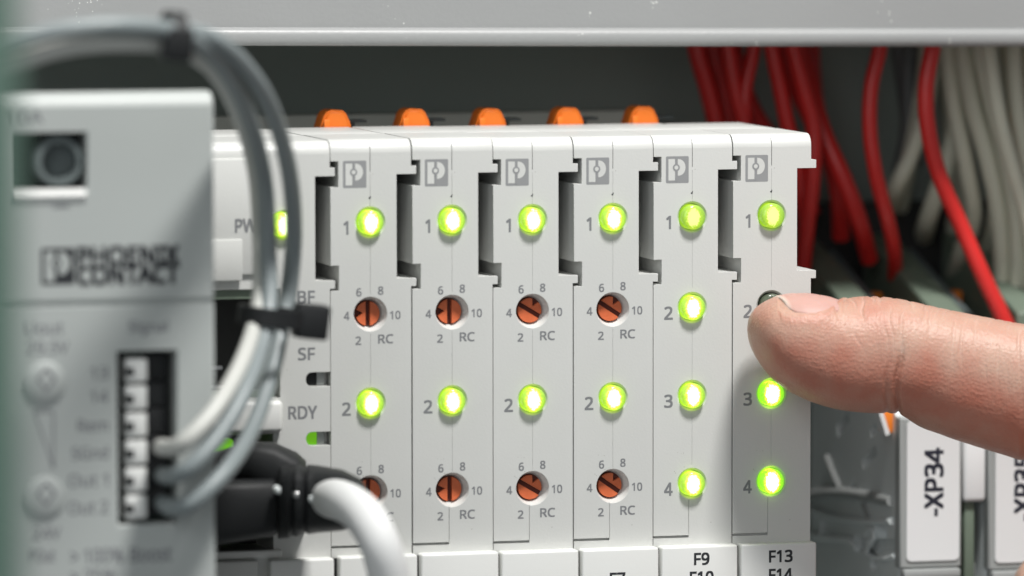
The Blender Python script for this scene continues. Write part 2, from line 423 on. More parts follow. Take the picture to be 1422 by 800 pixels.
LAB = ['light grey module with upright dial slots, its lower dial hidden behind the white cable',
       'light grey module with two upright slotted dials and a blank carrier beside the white cable',
       'light grey module with tilted orange dials, its carrier showing only the tops of F5',
       'light grey module with tilted orange dials above the carrier marked F7',
       'light grey module with four lit green lamps above the carrier marked F9 and F10',
       'light grey end module marked F13 and F14 whose second lamp the fingertip presses']
CAR = [None, None, ('F5',), ('F7',), ('F9', 'F10'), ('F13', 'F14')]
DZ = [.12, .16, .03, 0., .0, 0.]
for i in range(6):
    t = empty('io_module', (12.2*i, 0, DZ[i]), LAB[i], 'module', 'slim I/O modules in a row')
    t.location.y = [.10, -.08, .05, -.04, .07, 0][i]*MM; t.rotation_euler.z = R([.12, -.10, .06, -.12, .08, 0][i])
    kind = 'rc' if i < 4 else 'led4'
    h = mesh_obj('housing', H[kind], None, t)
    mesh_obj('base_body', base_last if i == 5 else base_me, None, t)
    emblem('printed_emblem', 3.68, 15.28, 3.5, 3.95, M['logo'], M['shell'], h, -.006)
    mesh_obj('moulding_mark', tick_me, None, h, (LX-.1, 0, 11.8))
    n = 0
    for k, z in enumerate(LZ):
        if kind == 'rc' and k in (1, 3):
            a = ANG[i][k//2]
            key = round(a, 3)
            if key not in dial_cache:
                dial_cache[key] = (simple('dial', M['dial'], lambda bm: dial_fn(bm, a), 30),
                                   simple('dial_well', M['dial_slot'], lambda bm: cyl(bm, (0, 0), 1.93, 1.93, 2.05, 2.5, 32)))
            d = mesh_obj('dial', dial_cache[key][0], None, t, (LX-.03, 0, z)); mesh_obj('dial_well', dial_cache[key][1], None, d, (0, 0, 0))
            for s, dx, dz, w in (('4', -3.55, -.2, .8), ('6', -1.72, 3.2, .72), ('8', 1.55, 3.38, .75), ('10', 3.72, -.22, 1.5), ('2', -1.82, -3.82, .8)):
                text('printed_number', s, LX+dx, z+dz, w, 1.16, M['print'], h, -.01)
            text('printed_letters', 'RC', LX+2.28, z-3.65, 2.2, 1.28, M['print'], h, -.01)
        else:
            n += 1
            off = (i == 5 and k == 1)
            l = mesh_obj('unlit_lamp' if off else 'lamp', ledo_me if off else led_hi if (i == 5 and k > 1) else led_dim if (i > 3 and k == 0) else led_me, None, t, (LX, 0, z))
            if off: l['label'] = 'dark unlit lamp under the fingertip'
            text('printed_number', str(n), 2.35 if n > 1 or True else 2.3, z-.75, .62 if n == 1 else 1.2, 1.85, M['print'], h, -.01)
    c = mesh_obj('label_carrier', car_me, None, t)
    mesh_obj('gap_shade_strip', strip_me, None, t)
    if CAR[i]:
        for j, s in enumerate(CAR[i]):
            zc = {2: -45.1, 3: -44.45}.get(i, -41.95-2.75*j)
            text('printed_text', s, 6.85 if i > 3 else 6.1, zc, 1.28*len(s)-.3, 1.72, M['black_print'], c, -2.12, .04)
    if i < 5:
        mesh_obj('release_tab', tab_me, None, t, (9.9-.12*i+.3, 36.4, ZT-.95))
        mesh_obj('rail_clip', clip_me, None, t, (14.9-.1*i, 42, ZT-.6))

# ------------------------------------------------------------------ bus coupler left of the modules
t = empty('bus_coupler', (-28, 0, 0), 'light grey bus head with PWR lamp and dark socket, behind the grey cables', 'bus coupler')
def Lx(x): return x+28
bm = bmesh.new()
O2 = [(.1, -75), (27.95, -75), (27.95, -1.1), (28.7, -1.1), (28.7, .08), (25.75, .08), (25.75, 15.2), (28.7, 15.2), (28.7, 16.42), (27.95, 16.42), (27.95, ZT), (.1, ZT)]
prism(bm, O2, 0, 16, 'Y')
bmesh.ops.recalc_face_normals(bm, faces=bm.faces)
es = [e for e in bm.edges if all(abs(v.co.y) < 1e-6 and abs(v.co.z-ZT) < 1e-6 for v in e.verts)]
bmesh.ops.bevel(bm, geom=es, offset=1.9, segments=8, affect='EDGES', profile=.5)
h = from_bm('housing', bm, M['shell'], t, smooth=0, raw=True)
cb = bmesh.new()
box(cb, Lx(-26), Lx(-7.5), -1, 12, -16.7, -.9); box(cb, Lx(-26), Lx(-8.6), -1, 12, -39, -21.9)
prism(cb, rrect(Lx(-3.7), Lx(1.0), -15.2, -13.15, .9), -.5, 2.2); prism(cb, rrect(Lx(-3.7), Lx(1.0), -23.8, -21.8, .9), -.5, 2.2)
cyl(cb, (Lx(-6.9), 8.3), 2.12, 2.06, -.5, 1.6, 36)
box(cb, Lx(-9.0), Lx(-8.9), -.3, .1, 1, ZT+1)
finish_hard(h, .18, 2, from_bm('cutter', cb, None, smooth=0, raw=True))
bm = bmesh.new(); box(bm, .1, 27.95, 16.05, 36, -75, ZT, .3); from_bm('base_body', bm, M['shell'], t)
bm = bmesh.new(); box(bm, .5, Lx(-9.4), -.55, .3, 1.2, 18.0, .3, 2); from_bm('front_panel', bm, M['shell'], t, smooth=40)
bm = bmesh.new(); box(bm, .5, Lx(-13.2), -.8, -.4, .4, 6.4, .2, 2); from_bm('lower_panel', bm, M['shell'], t, smooth=40)
bm = bmesh.new(); box(bm, Lx(-25.9), Lx(-7.6), 11, 11.8, -39, -1); from_bm('socket_back', bm, M['dark'], t)
bm = bmesh.new(); box(bm, Lx(-25.9), Lx(-9.2), .6, 2.2, -2.3, -1.0); box(bm, Lx(-25.9), Lx(-8.2), .8, 2.2, -16.6, -15.6)
from_bm('socket_frame', bm, M['sage'], t)
bm = bmesh.new(); box(bm, Lx(-25.9), Lx(-15.8), 1.2, 1.9, -12.5, -12.0); box(bm, Lx(-25.9), Lx(-15.6), 1.2, 1.9, -15.2, -14.8)
from_bm('contact_pin', bm, M['metal'], t)
bm = bmesh.new(); box(bm, Lx(-25), Lx(-7.4), -1.6, .2, -21.6, -17.0, .7, 3); from_bm('socket_cover', bm, M['carrier'], t, smooth=50)
mesh_obj('lamp', led_me, None, t, (Lx(-6.9), 0, 8.3))
for z, m in ((-14.15, 'slate_l'), (-22.8, 'led_small')):
    bm = bmesh.new(); box(bm, Lx(-3.6), Lx(-1.9), .9, 2.1, z-.95, z+.95); o = from_bm('indicator_window', bm, M['black_pl'] if m == 'slate_l' else M[m], t)
    if m == 'led_small': o['label'] = 'lit green indicator window beside RDY'
    bm = bmesh.new(); box(bm, Lx(-1.85), Lx(-.75), 1.0, 2.1, z-.95, z+.95); from_bm('window_rib', bm, M['slate_l'], t)
bm = bmesh.new(); box(bm, Lx(-18), Lx(-14.6), -.6, 2, -25.5, -22.5, .3); from_bm('indicator_window', bm, M['led_small'], t)['label'] = 'green link lamp behind the black plug'
for s, x, z, w, hh in (('PWR', -12.0, 8.35, 4.4, 1.85), ('BF', -3.6, -2.2, 2.45, 1.7), ('SF', -3.6, -10.45, 2.45, 1.75), ('RDY', -4.2, -18.95, 4.2, 1.8)):
    text('printed_letters', s, Lx(x), z, w, hh, M['print'], h, -.6 if s == 'PWR' else -.012)
bm = bmesh.new(); box(bm, Lx(-9.6), Lx(-.05), -2.1, 4, -72, -40.05, .35, 3); from_bm('label_carrier', bm, M['carrier'], t, smooth=40)
bm = bmesh.new(); box(bm, Lx(-25), Lx(-11.2), -1.6, 4, -72, -40.0, .35, 3); from_bm('label_carrier', bm, M['shell'], t, smooth=40)
bm = bmesh.new(); box(bm, Lx(-25), Lx(-7.4), -.6, 1, -39.9, -38.7, .3, 3); from_bm('socket_sill', bm, M['carrier'], t, smooth=40)

# ------------------------------------------------------------------ power supply at the left, nearer the lens
PY = -50.
pr = at(297, 300, PY)[0]; pl = pr-60; ptop = at(200, 128, PY)[2]
t = empty('power_supply', (pl, PY, -90), 'grey power supply with signal terminals and dark socket, out of focus at the left', 'power supply')
def ps(x, y): # local coordinates of a spot on the front
    p = at(x, y, PY); return p[0]-pl, p[2]+90
bm = bmesh.new()
zz = ptop+90
prism(bm, [(0, -40), (0, zz-1.9), (.25, zz-1.2), (.9, zz-.45), (1.9, zz-.05), (3.4, zz), (4.2, zz-.6), (6, zz-9), (120, zz-9), (120, -40)], 0, 60, 'X')
case = from_bm('case', bm, M['psu'], t, smooth=0, raw=True)
cb = bmesh.new()
x0, z1 = ps(22, 185); x1, z0 = ps(121, 262); box(cb, x0, x1, -1, 5, z0, z1)
sx0, sz1 = ps(163, 488); sx1, sz0 = ps(247, 727); box(cb, sx0, sx1, -1, 7, sz0, sz1)
gx, gz = ps(160, 421); box(cb, -1, 61, -1, .5, gz-.35, gz+.35)
finish_hard(case, .35, 3, from_bm('cutter', cb, None, smooth=0, raw=True))
bm = bmesh.new(); box(bm, x0+.1, x1-.1, 4.6, 5.2, z0, z1); sk = from_bm('socket_back', bm, M['black_pl'], t)
jx, jz = ps(85, 225)
bm = bmesh.new(); lathe(bm, (jx, jz), [(4.5, 3.4), (1.2, 3.4), (1.0, 3.2), (1.0, 2.5), (3.5, 2.3), (3.6, .2)], 32); from_bm('jack', bm, M['slate'], t)
bm = bmesh.new(); prism(bm, [(-.1, z0-1.7), (-.5, z0-.9), (-.1, z0-.0), (1, z0-.0), (1, z0-1.7)], x0, x1-.2, 'X'); from_bm('socket_sill', bm, M['carrier'], t)
bm = bmesh.new(); box(bm, sx0+.1, sx1-.1, 6.5, 7.2, sz0, sz1); from_bm('terminal_back', bm, M['pcb'], t)
bm = bmesh.new(); box(bm, sx0+.1, ps(170, 0)[0], 3, 6.4, sz0+.1, sz1-.1); from_bm('terminal_wall', bm, M['black_pl'], t)
for k in range(6):
    xa, za = ps(177, 499+38*k); xb, zb = ps(206, 531+38*k)
    bm = bmesh.new(); box(bm, xa, xb, .6, 6.4, zb, za, .3); lv = from_bm('terminal_lever', bm, M['carrier'], t)
    bm = bmesh.new(); box(bm, xa-.1, xa+1.0, .45, 1, zb+.9, zb+2.0); from_bm('lever_notch', bm, M['black_pl'], lv)
    xa, za = ps(209, 494+38*k); xb, zb = ps(239, 529+38*k)
    bm = bmesh.new(); box(bm, xa, xb, 2.4, 6.4, zb, za, .2); from_bm('terminal_cell', bm, M['black_pl'] , t)
for yk in (531, 690):
    kx, kz = ps(63, yk)
    bm = bmesh.new(); lathe(bm, (kx, kz), [(.5, 2.9), (-.3, 2.8), (-.55, 2.4), (-.6, .3)], 32); kn = from_bm('trimmer_knob', bm, M['psu'], t)
    bm = bmesh.new()
    for (ax, az), (bx_, bz) in (((0, 1.9), (1.2, .5)), ((1.2, .5), (0, -1.0)), ((0, -1.0), (-1.2, .5)), ((-1.2, .5), (0, 1.9))):
        n_ = np.array([bz-az, ax-bx_]); n_ = n_/np.linalg.norm(n_)*.16
        bm.faces.new([bm.verts.new((kx+p[0], -.62, kz+p[1])) for p in ((ax+n_[0], az+n_[1]), (bx_+n_[0], bz+n_[1]), (bx_-n_[0], bz-n_[1]), (ax-n_[0], az-n_[1]))])
    from_bm('printed_arrow', bm, M['print'], kn, smooth=0)
bm = bmesh.new()
tri = [ps(48, 572), ps(74, 572), ps(74, 650)]
for (ax, az), (bx_, bz) in zip(tri, tri[1:]+tri[:1]):
    n_ = np.array([bz-az, ax-bx_]); n_ = n_/np.linalg.norm(n_)*.13
    bm.faces.new([bm.verts.new((p[0], -.012, p[1])) for p in ((ax+n_[0], az+n_[1]), (bx_+n_[0], bz+n_[1]), (bx_-n_[0], bz-n_[1]), (ax-n_[0], az-n_[1]))])
from_bm('printed_triangle', bm, M['print'], case, smooth=0)
def ptext(s, x0, x1, y0, y1, m='black_print', bold=.025):
    ax, az = ps(x0, y0); bx_, bz = ps(x1, y1)
    text('printed_text', s, (ax+bx_)/2, (az+bz)/2, bx_-ax, az-bz, M[m], case, -.02, bold)
ptext('PHOENIX', 108, 248, 344, 366, bold=.07); ptext('CONTACT', 108, 248, 370, 393, bold=.07)
ax, az = ps(57, 345); bx_, bz = ps(104, 395)
emblem('printed_emblem', (ax+bx_)/2, (az+bz)/2, bx_-ax, az-bz, M['black_print'], M['psu'], case, -.02)
ptext('10A', 12, 60, 155, 171, 'print'); ptext('-', 74, 96, 285, 289, 'print')
ptext('Signal', 179, 233, 446, 465, 'print'); ptext('Uout', 36, 88, 448, 464, 'print'); ptext('29.5V', 38, 95, 475, 491, 'print')
for s, xa, ya in (('13', 126, 518), ('14', 126, 551), ('Rem', 108, 591), ('SGnd', 100, 629), ('Out 1', 95, 667), ('Out 2', 95, 705)):
    ptext(s, xa, 150, ya-8, ya+8, 'print')
ptext('24V', 46, 84, 733, 748, 'print'); ptext('POut', 42, 76, 764, 780, 'print'); ptext('> 100% Boost', 98, 238, 763, 779, 'print'); ptext('> 75%', 98, 160, 792, 808, 'print')

# grey-green upright very near the lens at the left edge
t = empty('upright_edge', tuple(at(-35, 400, -260)), 'blurred grey-green upright edge filling the left border', 'upright')
bm = bmesh.new(); box(bm, -14, at(31, 400, -260)[0]-at(-35, 400, -260)[0], 0, 10, -110, 110, 1.); from_bm('frame_profile', bm, M['green_edge'], t)
bm = bmesh.new(); box(bm, -14, -13, 10, 40, -110, 110, .2); from_bm('frame_flange', bm, M['green_edge'], t)

# ------------------------------------------------------------------ cables of the power supply and their ties
def cable(name, pts, r, m, label, cat, group=None, n=18):
    Pw = np.array([at(*p) for p in pts]); o0 = Pw[0].copy()
    bm = bmesh.new(); tube(bm, spline(Pw-o0, 14), r, n)
    o = from_bm(name, bm, m, None, o0, smooth=80)
    return tag(o, label, cat, group)
G = 'cables looped from the power supply'
cable('signal_cable', [(224, 621, -49.0), (238, 622, -55.0), (260, 611, -58.0), (298, 570, -56.0), (332, 512, -50.0), (354, 452, -43.0), (362, 400, -38.0), (362, 330, -36.0), (357, 250, -40.0), (341, 180, -50.0), (314, 120, -62.0), (283, 84, -70.0), (238, 64, -76.0), (180, 59, -79.0), (110, 63, -80.0), (50, 77, -80.0), (-20, 107, -80.0), (-90, 150, -78.0), (-190, 220, -83.6), (-300, 340, -40), (-380, 480, 20)], 1.2, M['light_cable'],
      'pale grey cable from the fourth terminal, innermost in the tied loop', 'cable', G)
cable('signal_cable', [(226, 660, -49.0), (240, 661, -55.6), (266, 648, -58.6), (305, 604, -56.6), (340, 545, -52.6), (364, 480, -45.6), (374, 420, -40.6), (372, 350, -38.6), (368, 260, -42.6), (353, 188, -52.6), (326, 120, -64.6), (292, 74, -72.6), (240, 44, -78.6), (175, 36, -81.6), (105, 40, -82.6), (45, 52, -82.6), (-20, 80, -82.6), (-90, 130, -80.6), (-190, 200, -85.7), (-300, 320, -40), (-380, 460, 20)], 1.2, M['grey_cable'],
      'blue-grey cable from the fifth terminal, outer top strand of the tied loop', 'cable', G)
cable('signal_cable', [(226, 699, -49.0), (240, 705, -54.4), (268, 697, -57.4), (312, 656, -55.4), (350, 596, -47.6), (376, 522, -40.6), (391, 455, -35.6), (402, 400, -33.6), (408, 320, -37.6), (401, 235, -47.6), (376, 150, -59.6), (341, 94, -67.6), (298, 56, -73.6), (245, 42, -76.6), (175, 46, -77.6), (105, 50, -77.6), (45, 64, -77.6), (-20, 94, -75.6), (-90, 140, -81.4), (-190, 210, -81.4), (-300, 330, -40), (-380, 470, 20)], 1.2, M['grey_cable'],
      'blue-grey cable from the lowest terminal, rightmost strand of the loop', 'cable', G)
def tie(px_, py_, Y, axis, rx, ry, head, label):
    c = at(px_, py_, Y)
    ax = at(px_+axis[0], py_+axis[1], Y)-c; ax /= np.linalg.norm(ax)
    fw = np.array([0, -1., 0]); sd = np.cross(ax, fw); sd /= np.linalg.norm(sd); fw = np.cross(sd, ax)
    t = empty('cable_tie', tuple(c), label, 'cable tie', 'black cable ties')
    bm = bmesh.new(); n = 36; rows = []
    for (hh, s) in ((-1.3, 1.), (-1.2, 1.06), (1.2, 1.06), (1.3, 1.), (1.2, .96), (-1.2, .96)):
        rows.append([bm.verts.new(ax*hh + sd*rx*s*math.cos(2*math.pi*k/n)+fw*ry*s*math.sin(2*math.pi*k/n)) for k in range(n)])
    for A, B in zip(rows, rows[1:]+rows[:1]):
        for k in range(n): bm.faces.new((A[k], A[(k+1) % n], B[(k+1) % n], B[k]))
    from_bm('strap', bm, M['black_pl'], t, smooth=50)
    bm = bmesh.new(); vs = box(bm, -head[2]/2, head[2]/2, -1.9, 1.9, -head[3]/2, head[3]/2, .45, 2)
    mm = Matrix(((sd[0], fw[0], ax[0]), (sd[1], fw[1], ax[1]), (sd[2], fw[2], ax[2]))).to_4x4()
    bmesh.ops.transform(bm, matrix=Matrix.Translation(Vector(tuple(sd*head[0]+fw*head[1])))@mm, verts=bm.verts)
    from_bm('lock_head', bm, M['black_pl'], t, smooth=40)
    return t
tie(240, 48, -76, (100, 8), 2.9, 3.6, (1.2, 2.6, 4.4, 3.9), 'black cable tie round the top of the cable loop')
tie(378, 440, -41, (-12, 100), 4.5, 4.4, (-5.2, 1.2, 4.6, 4.8), 'black cable tie with square head halfway up the cable loop')

# ------------------------------------------------------------------ black plug with white cable
c0 = at(345, 690, -12)
t = empty('network_plug', tuple(c0), 'black angled plug in the lower socket with thick white cable bending down', 'plug')
def rel(x, y, Y): return np.array(at(x, y, Y))-c0
def hull(bm, secs):
    rings = [[bm.verts.new(rel(*p)) for p in s] for s in secs]
    n = len(rings[0])
    for A, B in zip(rings, rings[1:]):
        for k in range(n): bm.faces.new((A[k], A[(k+1) % n], B[(k+1) % n], B[k]))
    bm.faces.new(rings[0][::-1]); bm.faces.new(rings[-1])
def sec(x, yt, yb, Yf, Yb, r=.25, n=24, pw=3.5):
    cy, cY = (yt+yb)/2, (Yf+Yb)/2; out = []
    for k in range(n):
        a = 2*math.pi*k/n; ca, sa = math.cos(a), math.sin(a)
        out.append((x, cy+(yb-yt)/2*abs(ca)**(2/pw)*math.copysign(1, ca), cY+(Yb-Yf)/2*abs(sa)**(2/pw)*math.copysign(1, sa)))
    return out
bm = bmesh.new(); hull(bm, [sec(x, yt, yb, -22, 6, pw=7) for x, yt, yb in ((258, 668, 757), (262, 666, 757), (300, 666, 757), (378, 664, 745), (384, 668, 741))]); from_bm('plug_body', bm, M['black_pl'], t, smooth=50)
bm = bmesh.new(); hull(bm, [sec(x, yt, yb, yf, ybk, pw=5) for x, yt, yb, yf, ybk in ((268, 640, 668, -16, 4), (330, 617, 668, -17, 4), (345, 613, 670, -18, 4), (380, 614, 700, -19, 4), (412, 628, 730, -20, 4), (425, 640, 735, -20, 3))]); from_bm('plug_hood', bm, M['black_pl'], t, smooth=50)
bm = bmesh.new(); hull(bm, [sec(x, yt, yb, yf, ybk, pw=4) for x, yt, yb, yf, ybk in ((386, 655, 748, -23, 2), (390, 645, 748, -25, 2), (402, 644, 747, -26, 0), (404, 647, 744, -25.6, 0), (408, 647, 744, -25.9, -1), (410, 644, 745, -26.6, -1), (420, 645, 743, -27, -2), (422, 648, 740, -26.7, -2), (426, 648, 740, -27, -2), (428, 645, 742, -27.6, -3), (440, 646, 740, -28, -4), (475, 652, 737, -33, -10), (500, 664, 730, -37, -18), (508, 676, 722, -38, -22))]); from_bm('cable_boot', bm, M['black_pl'], t, smooth=50)
for i, (x, y, Y) in enumerate(((388, 681, -24.2), (412, 687, -26.2), (434, 693, -27.6))):
    bm = bmesh.new(); p = rel(x, y, Y); lathe(bm, (p[0], p[2]), [(p[1]+1.5, .62), (p[1]-.2, .6), (p[1]-.5, .4), (p[1]-.6, .1)], 16); from_bm('rivet', bm, M['metal'] if i == 1 else M['terminal'], t, smooth=60)
bm = bmesh.new(); Pw = np.array([rel(*p) for p in ((448, 690, -22), (478, 697, -36), (505, 716, -44), (526, 752, -48), (540, 805, -48), (545, 880, -46), (540, 1000, -44))])
tube(bm, spline(Pw, 12), [2.85]*73, 28); from_bm('cable_jacket', bm, M['white_cable'], t, smooth=80)

# ------------------------------------------------------------------ terminal blocks at the right
def terminal(X, Ya, Yb, zf, zb, w, label):
    """tall thin terminal block: top slopes up towards the back"""
    t = empty('terminal_block', (X, Yb, -95), label, 'terminal block', 'terminal blocks under the wires')
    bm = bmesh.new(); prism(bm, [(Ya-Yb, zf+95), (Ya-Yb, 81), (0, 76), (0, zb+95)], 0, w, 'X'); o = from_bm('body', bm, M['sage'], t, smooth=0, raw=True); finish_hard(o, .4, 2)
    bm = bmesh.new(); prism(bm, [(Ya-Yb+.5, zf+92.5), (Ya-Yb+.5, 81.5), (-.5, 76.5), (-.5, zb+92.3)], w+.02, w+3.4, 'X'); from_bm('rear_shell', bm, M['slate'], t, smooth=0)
    bm = bmesh.new(); prism(bm, [(Ya-Yb+3, zf+88), (Ya-Yb+3, 82), (-.5, 77), (-.5, zb+84)], w+3.42, w+7.9, 'X'); from_bm('funnel_shade', bm, M['dark'], t, smooth=0)  # solid near-black prism; the void's shade is put into its colour
    bm = bmesh.new(); box(bm, -.3, 13.0, -9, -.2, 78, zb+97, .3); from_bm('socket_shade', bm, M['dark'], t)  # solid black block added for the shade inside the rear holes
    for f in (.2, .52):
        y = (Ya-Yb)*(1-f); z = zf+95+(zb-zf)*f-6.5
        bm = bmesh.new(); box(bm, w+4.0, w+7.2, y-1.2, y+1.4, z-1, z+1.6, .3); from_bm('push_button', bm, M['orange_dim'], t)
for k in range(4):
    X = at(1345, 432, 42)[0]-13.4*(1-k)-4.6
    z = at(1345, 428, 42)[2]
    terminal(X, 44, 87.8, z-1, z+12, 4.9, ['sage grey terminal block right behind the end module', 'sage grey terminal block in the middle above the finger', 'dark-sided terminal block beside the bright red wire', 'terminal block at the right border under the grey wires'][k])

def marker(px0, px1, py0, py1, Y, txt, label, grp):
    a = at(px0, py1, Y); b = at(px1, py0, Y); w = b[0]-a[0]; hgt = b[2]-a[2]
    t = empty('marker_terminal', (a[0], Y, a[2]), label, 'marker terminal', grp)
    bm = bmesh.new(); prism(bm, [(-.2, 0), (w, 0), (w, hgt), (-.2, hgt)], 0, 2.5); o = from_bm('marker_carrier', bm, M['slate_l'], t, smooth=0, raw=True); finish_hard(o, .3, 2)
    bm = bmesh.new(); prism(bm, rrect(.85, w-.45, 1.1, hgt-.5, .8), -.25, .2); lb = from_bm('marker_label', bm, M['white_term'], t, smooth=0)
    text('printed_text', txt, w*.50+.3, hgt*.57, None, 2.9, M['navy_print'], lb, -.28, .045, 90)
    bm = bmesh.new(); box(bm, .2, w-.4, -1.0, 2, -1.5, -.1, .3); from_bm('carrier_foot', bm, M['slate_l'], t)
    return t, w, hgt
MY = 22.
G = 'grey terminals with white marker labels'
t, w, hgt = marker(1251, 1336, 578, 790, MY, '-XP34', 'grey terminal with white label marked -XP34 under the finger', G)
# its wide grey flank with slots and ribs
bm = bmesh.new(); prism(bm, [(1.0, hgt-1), (1.0, -60), (44, -60), (44, hgt+9), (20, hgt+6), (8, hgt+3)], .1, w-.3, 'X')
o = from_bm('body', bm, M['terminal'], t, smooth=0, raw=True)
cb = bmesh.new()
def flank(x, y):  # a spot on the left flank as the photo shows it -> local y, z
    X = t.location.x/MM+.1; d = CW+CR*(x-711)/F+CU*(400-y)/F; p = CP+d*((X-CP[0])/d[0]); return p[1]-MY, p[2]-t.location.z/MM
def slot(bm, a, b, r, x0, x1):
    p, q = np.array(flank(*a)), np.array(flank(*b)); d = (q-p)/np.linalg.norm(q-p); n_ = np.array([-d[1], d[0]])*r
    prism(bm, [tuple(p+n_), tuple(p-n_), tuple(q-n_), tuple(q+n_)], x0, x1, 'X')
slot(cb, (1163, 598), (1178, 578), .95, -1, 2); slot(cb, (1198, 645), (1217, 626), .8, -1, 2); slot(cb, (1212, 590), (1214, 604), 1.4, -1, 2)
slot(cb, (1182, 672), (1188, 690), 1.6, -1, 2); slot(cb, (1194, 745), (1194, 765), 2.3, -1, 1.2); slot(cb, (1205, 757), (1244, 757), .9, -1, 1.0)
slot(cb, (1215, 738), (1232, 738), 1.1, -1, 2); slot(cb, (1210, 775), (1218, 785), 1.5, -1, 2)
finish_hard(o, .12, 1, from_bm('cutter', cb, None, smooth=0, raw=True))
def rib(pts, r, m, name='flank_rib'):
    bm = bmesh.new(); Q = [(-.1, *flank(*p)) for p in pts]; tube(bm, spline(np.array(Q), 8), r, 10); return from_bm(name, bm, M[m], t, smooth=60)
rib([(1122, 690), (1150, 684), (1190, 686), (1240, 696)], .85, 'slate_l', 'spring_clip'); rib([(1122, 706), (1160, 718), (1200, 724), (1240, 724)], .55, 'terminal')
rib([(1150, 634), (1158, 655), (1168, 678)], .5, 'slate_l'); rib([(1125, 742), (1160, 748), (1180, 750), (1192, 762)], .5, 'terminal'); rib([(1144, 720), (1144, 742)], .5, 'terminal')
rib([(1200, 700), (1208, 720)], .35, 'slate_l'); rib([(1204, 742), (1210, 735), (1216, 745), (1206, 770), (1230, 776), (1244, 772)], .4, 'terminal')
bm = bmesh.new(); p = flank(1238, 588)
c = at(1240, 588, MY+5); lx = c[0]-t.location.x/MM; lz = c[2]-t.location.z/MM
box(bm, lx-1.7, lx+1.7, 4.2, 7, lz-1.4, lz+2.2, .3); from_bm('push_button', bm, M['orange_dim'], t)
bm = bmesh.new(); c = at(1226, 585, MY+4); lx = c[0]-t.location.x/MM; lz = c[2]-t.location.z/MM
vs = box(bm, lx-.35, lx+.35, 3.5, 6, lz-2.2, lz+2.6); bmesh.ops.rotate(bm, cent=(lx, 4, lz), matrix=Matrix.Rotation(R(-18), 3, 'Y'), verts=bm.verts); from_bm('spring_tongue', bm, M['white_term'], t)
t2, w2, h2 = marker(1374, 1462, 590, 792, MY, '-XP35', 'grey terminal with white label marked XP, cut off by the right border', G)
bm = bmesh.new(); box(bm, .1, w2-.3, 2.6, 40, -60, h2-3, .3); from_bm('body', bm, M['terminal'], t2)
# pale plug between the two markers
a = at(1338, 698, MY+.5); b = at(1373, 605, MY+.5)
t3 = empty('white_plug', (a[0], MY+.5, a[2]-4), 'plain white plug between the two labelled terminals', 'plug')
bm = bmesh.new(); box(bm, 0, b[0]-a[0]-.3, 0, 10, 4, b[2]-a[2]+4, .7, 3); from_bm('plug_body', bm, M['white_term'], t3, smooth=50)
bm = bmesh.new(); box(bm, .5, 2.2, 1, 9, -8, 3.9, .3); from_bm('plug_neck', bm, M['sage'], t3)
t4 = empty('clamp_terminal', (a[0]+.3, MY+4, a[2]-40), 'dark terminal body with small clamps below the white plug', 'terminal block')
bm = bmesh.new(); box(bm, 0, 4.6, 6, 30, 0, 38.5); from_bm('body', bm, M['slate'], t4)
for k in range(4):
    bm = bmesh.new(); box(bm, .6 + (k % 2)*1.6, 2.2+(k % 2)*1.6, 2, 6, 32-k*4.3, 34.4-k*4.3, .3); from_bm('clamp', bm, M['slate_l'], t4)
    bm = bmesh.new(); box(bm, .2, 4.2, 3.4, 6, 29.6-k*4.3, 31.2-k*4.3, .2); from_bm('clamp_bar', bm, M['terminal'], t4)

# ------------------------------------------------------------------ wires hanging from the duct
def wire(pts, r, m, label, group):
    return cable('wire', pts, r, M[m], label, 'wire', group, 14)
GR = 'red wires dropping out of the duct'
wire([(1300, 10, 46), (1296, 60, 46), (1286, 120, 46), (1289, 180, 46), (1305, 245, 46), (1334, 312, 46), (1366, 385, 45), (1396, 448, 44), (1425, 520, 44), (1445, 590, 46)], 1.28, 'red_wire', 'long red wire running down to the finger, bright red at its lower end', GR)
wire([(1228, 10, 54), (1222, 66, 54), (1210, 120, 54), (1208, 180, 54), (1217, 245, 54), (1233, 305, 56), (1242, 350, 60), (1243, 385, 66)], 1.18, 'red_wire', 'single red wire curving down just left of the long bright one', GR)
wire([(958, 10, 70), (968, 70, 70), (985, 130, 70), (1000, 200, 70), (1010, 300, 70)], 1.5, 'red_wire', 'leftmost of the dark red wires behind the end module', GR)
wire([(975, 10, 74), (990, 70, 74), (1005, 130, 74), (1015, 200, 74), (1020, 300, 74)], 1.4, 'red_wire', 'second dark red wire from the left behind the end module', GR)
wire([(1052, 10, 66), (1046, 70, 66), (1036, 120, 66), (1034, 170, 66), (1036, 280, 66)], 1.1, 'red_wire', 'thin red wire leaning left above the end module', GR)
wire([(1066, 10, 64), (1073, 70, 64), (1083, 120, 64), (1093, 170, 64), (1110, 240, 64), (1118, 320, 64), (1112, 400, 66)], 1.25, 'red_wire', 'red wire dropping past the upper corner of the end module', GR)
wire([(1010, 10, 78), (1020, 70, 78), (1045, 150, 78), (1090, 220, 78), (1130, 300, 76)], 1.3, 'red_wire', 'deep red wire slanting behind the others', GR)
wire([(1092, 10, 62), (1103, 70, 62), (1118, 130, 62), (1130, 180, 62), (1128, 250, 62), (1120, 320, 63), (1112, 400, 66)], 1.3, 'red_wire', 'red wire beside the module edge, lit at its upper bend', GR)
wire([(1100, 10, 68), (1116, 90, 68), (1142, 180, 66), (1172, 250, 64), (1194, 310, 64), (1207, 360, 68)], 1.45, 'red_wire', 'thick red wire ending in the terminal gap left of centre', GR)
wire([(1080, 40, 74), (1110, 130, 74), (1150, 210, 73), (1165, 270, 72), (1168, 330, 75)], 1.5, 'red_wire', 'dark red wire hidden half behind the thick one', GR)
GW = 'grey wires dropping out of the duct'
LW = ['grey wire', 'pale wire']
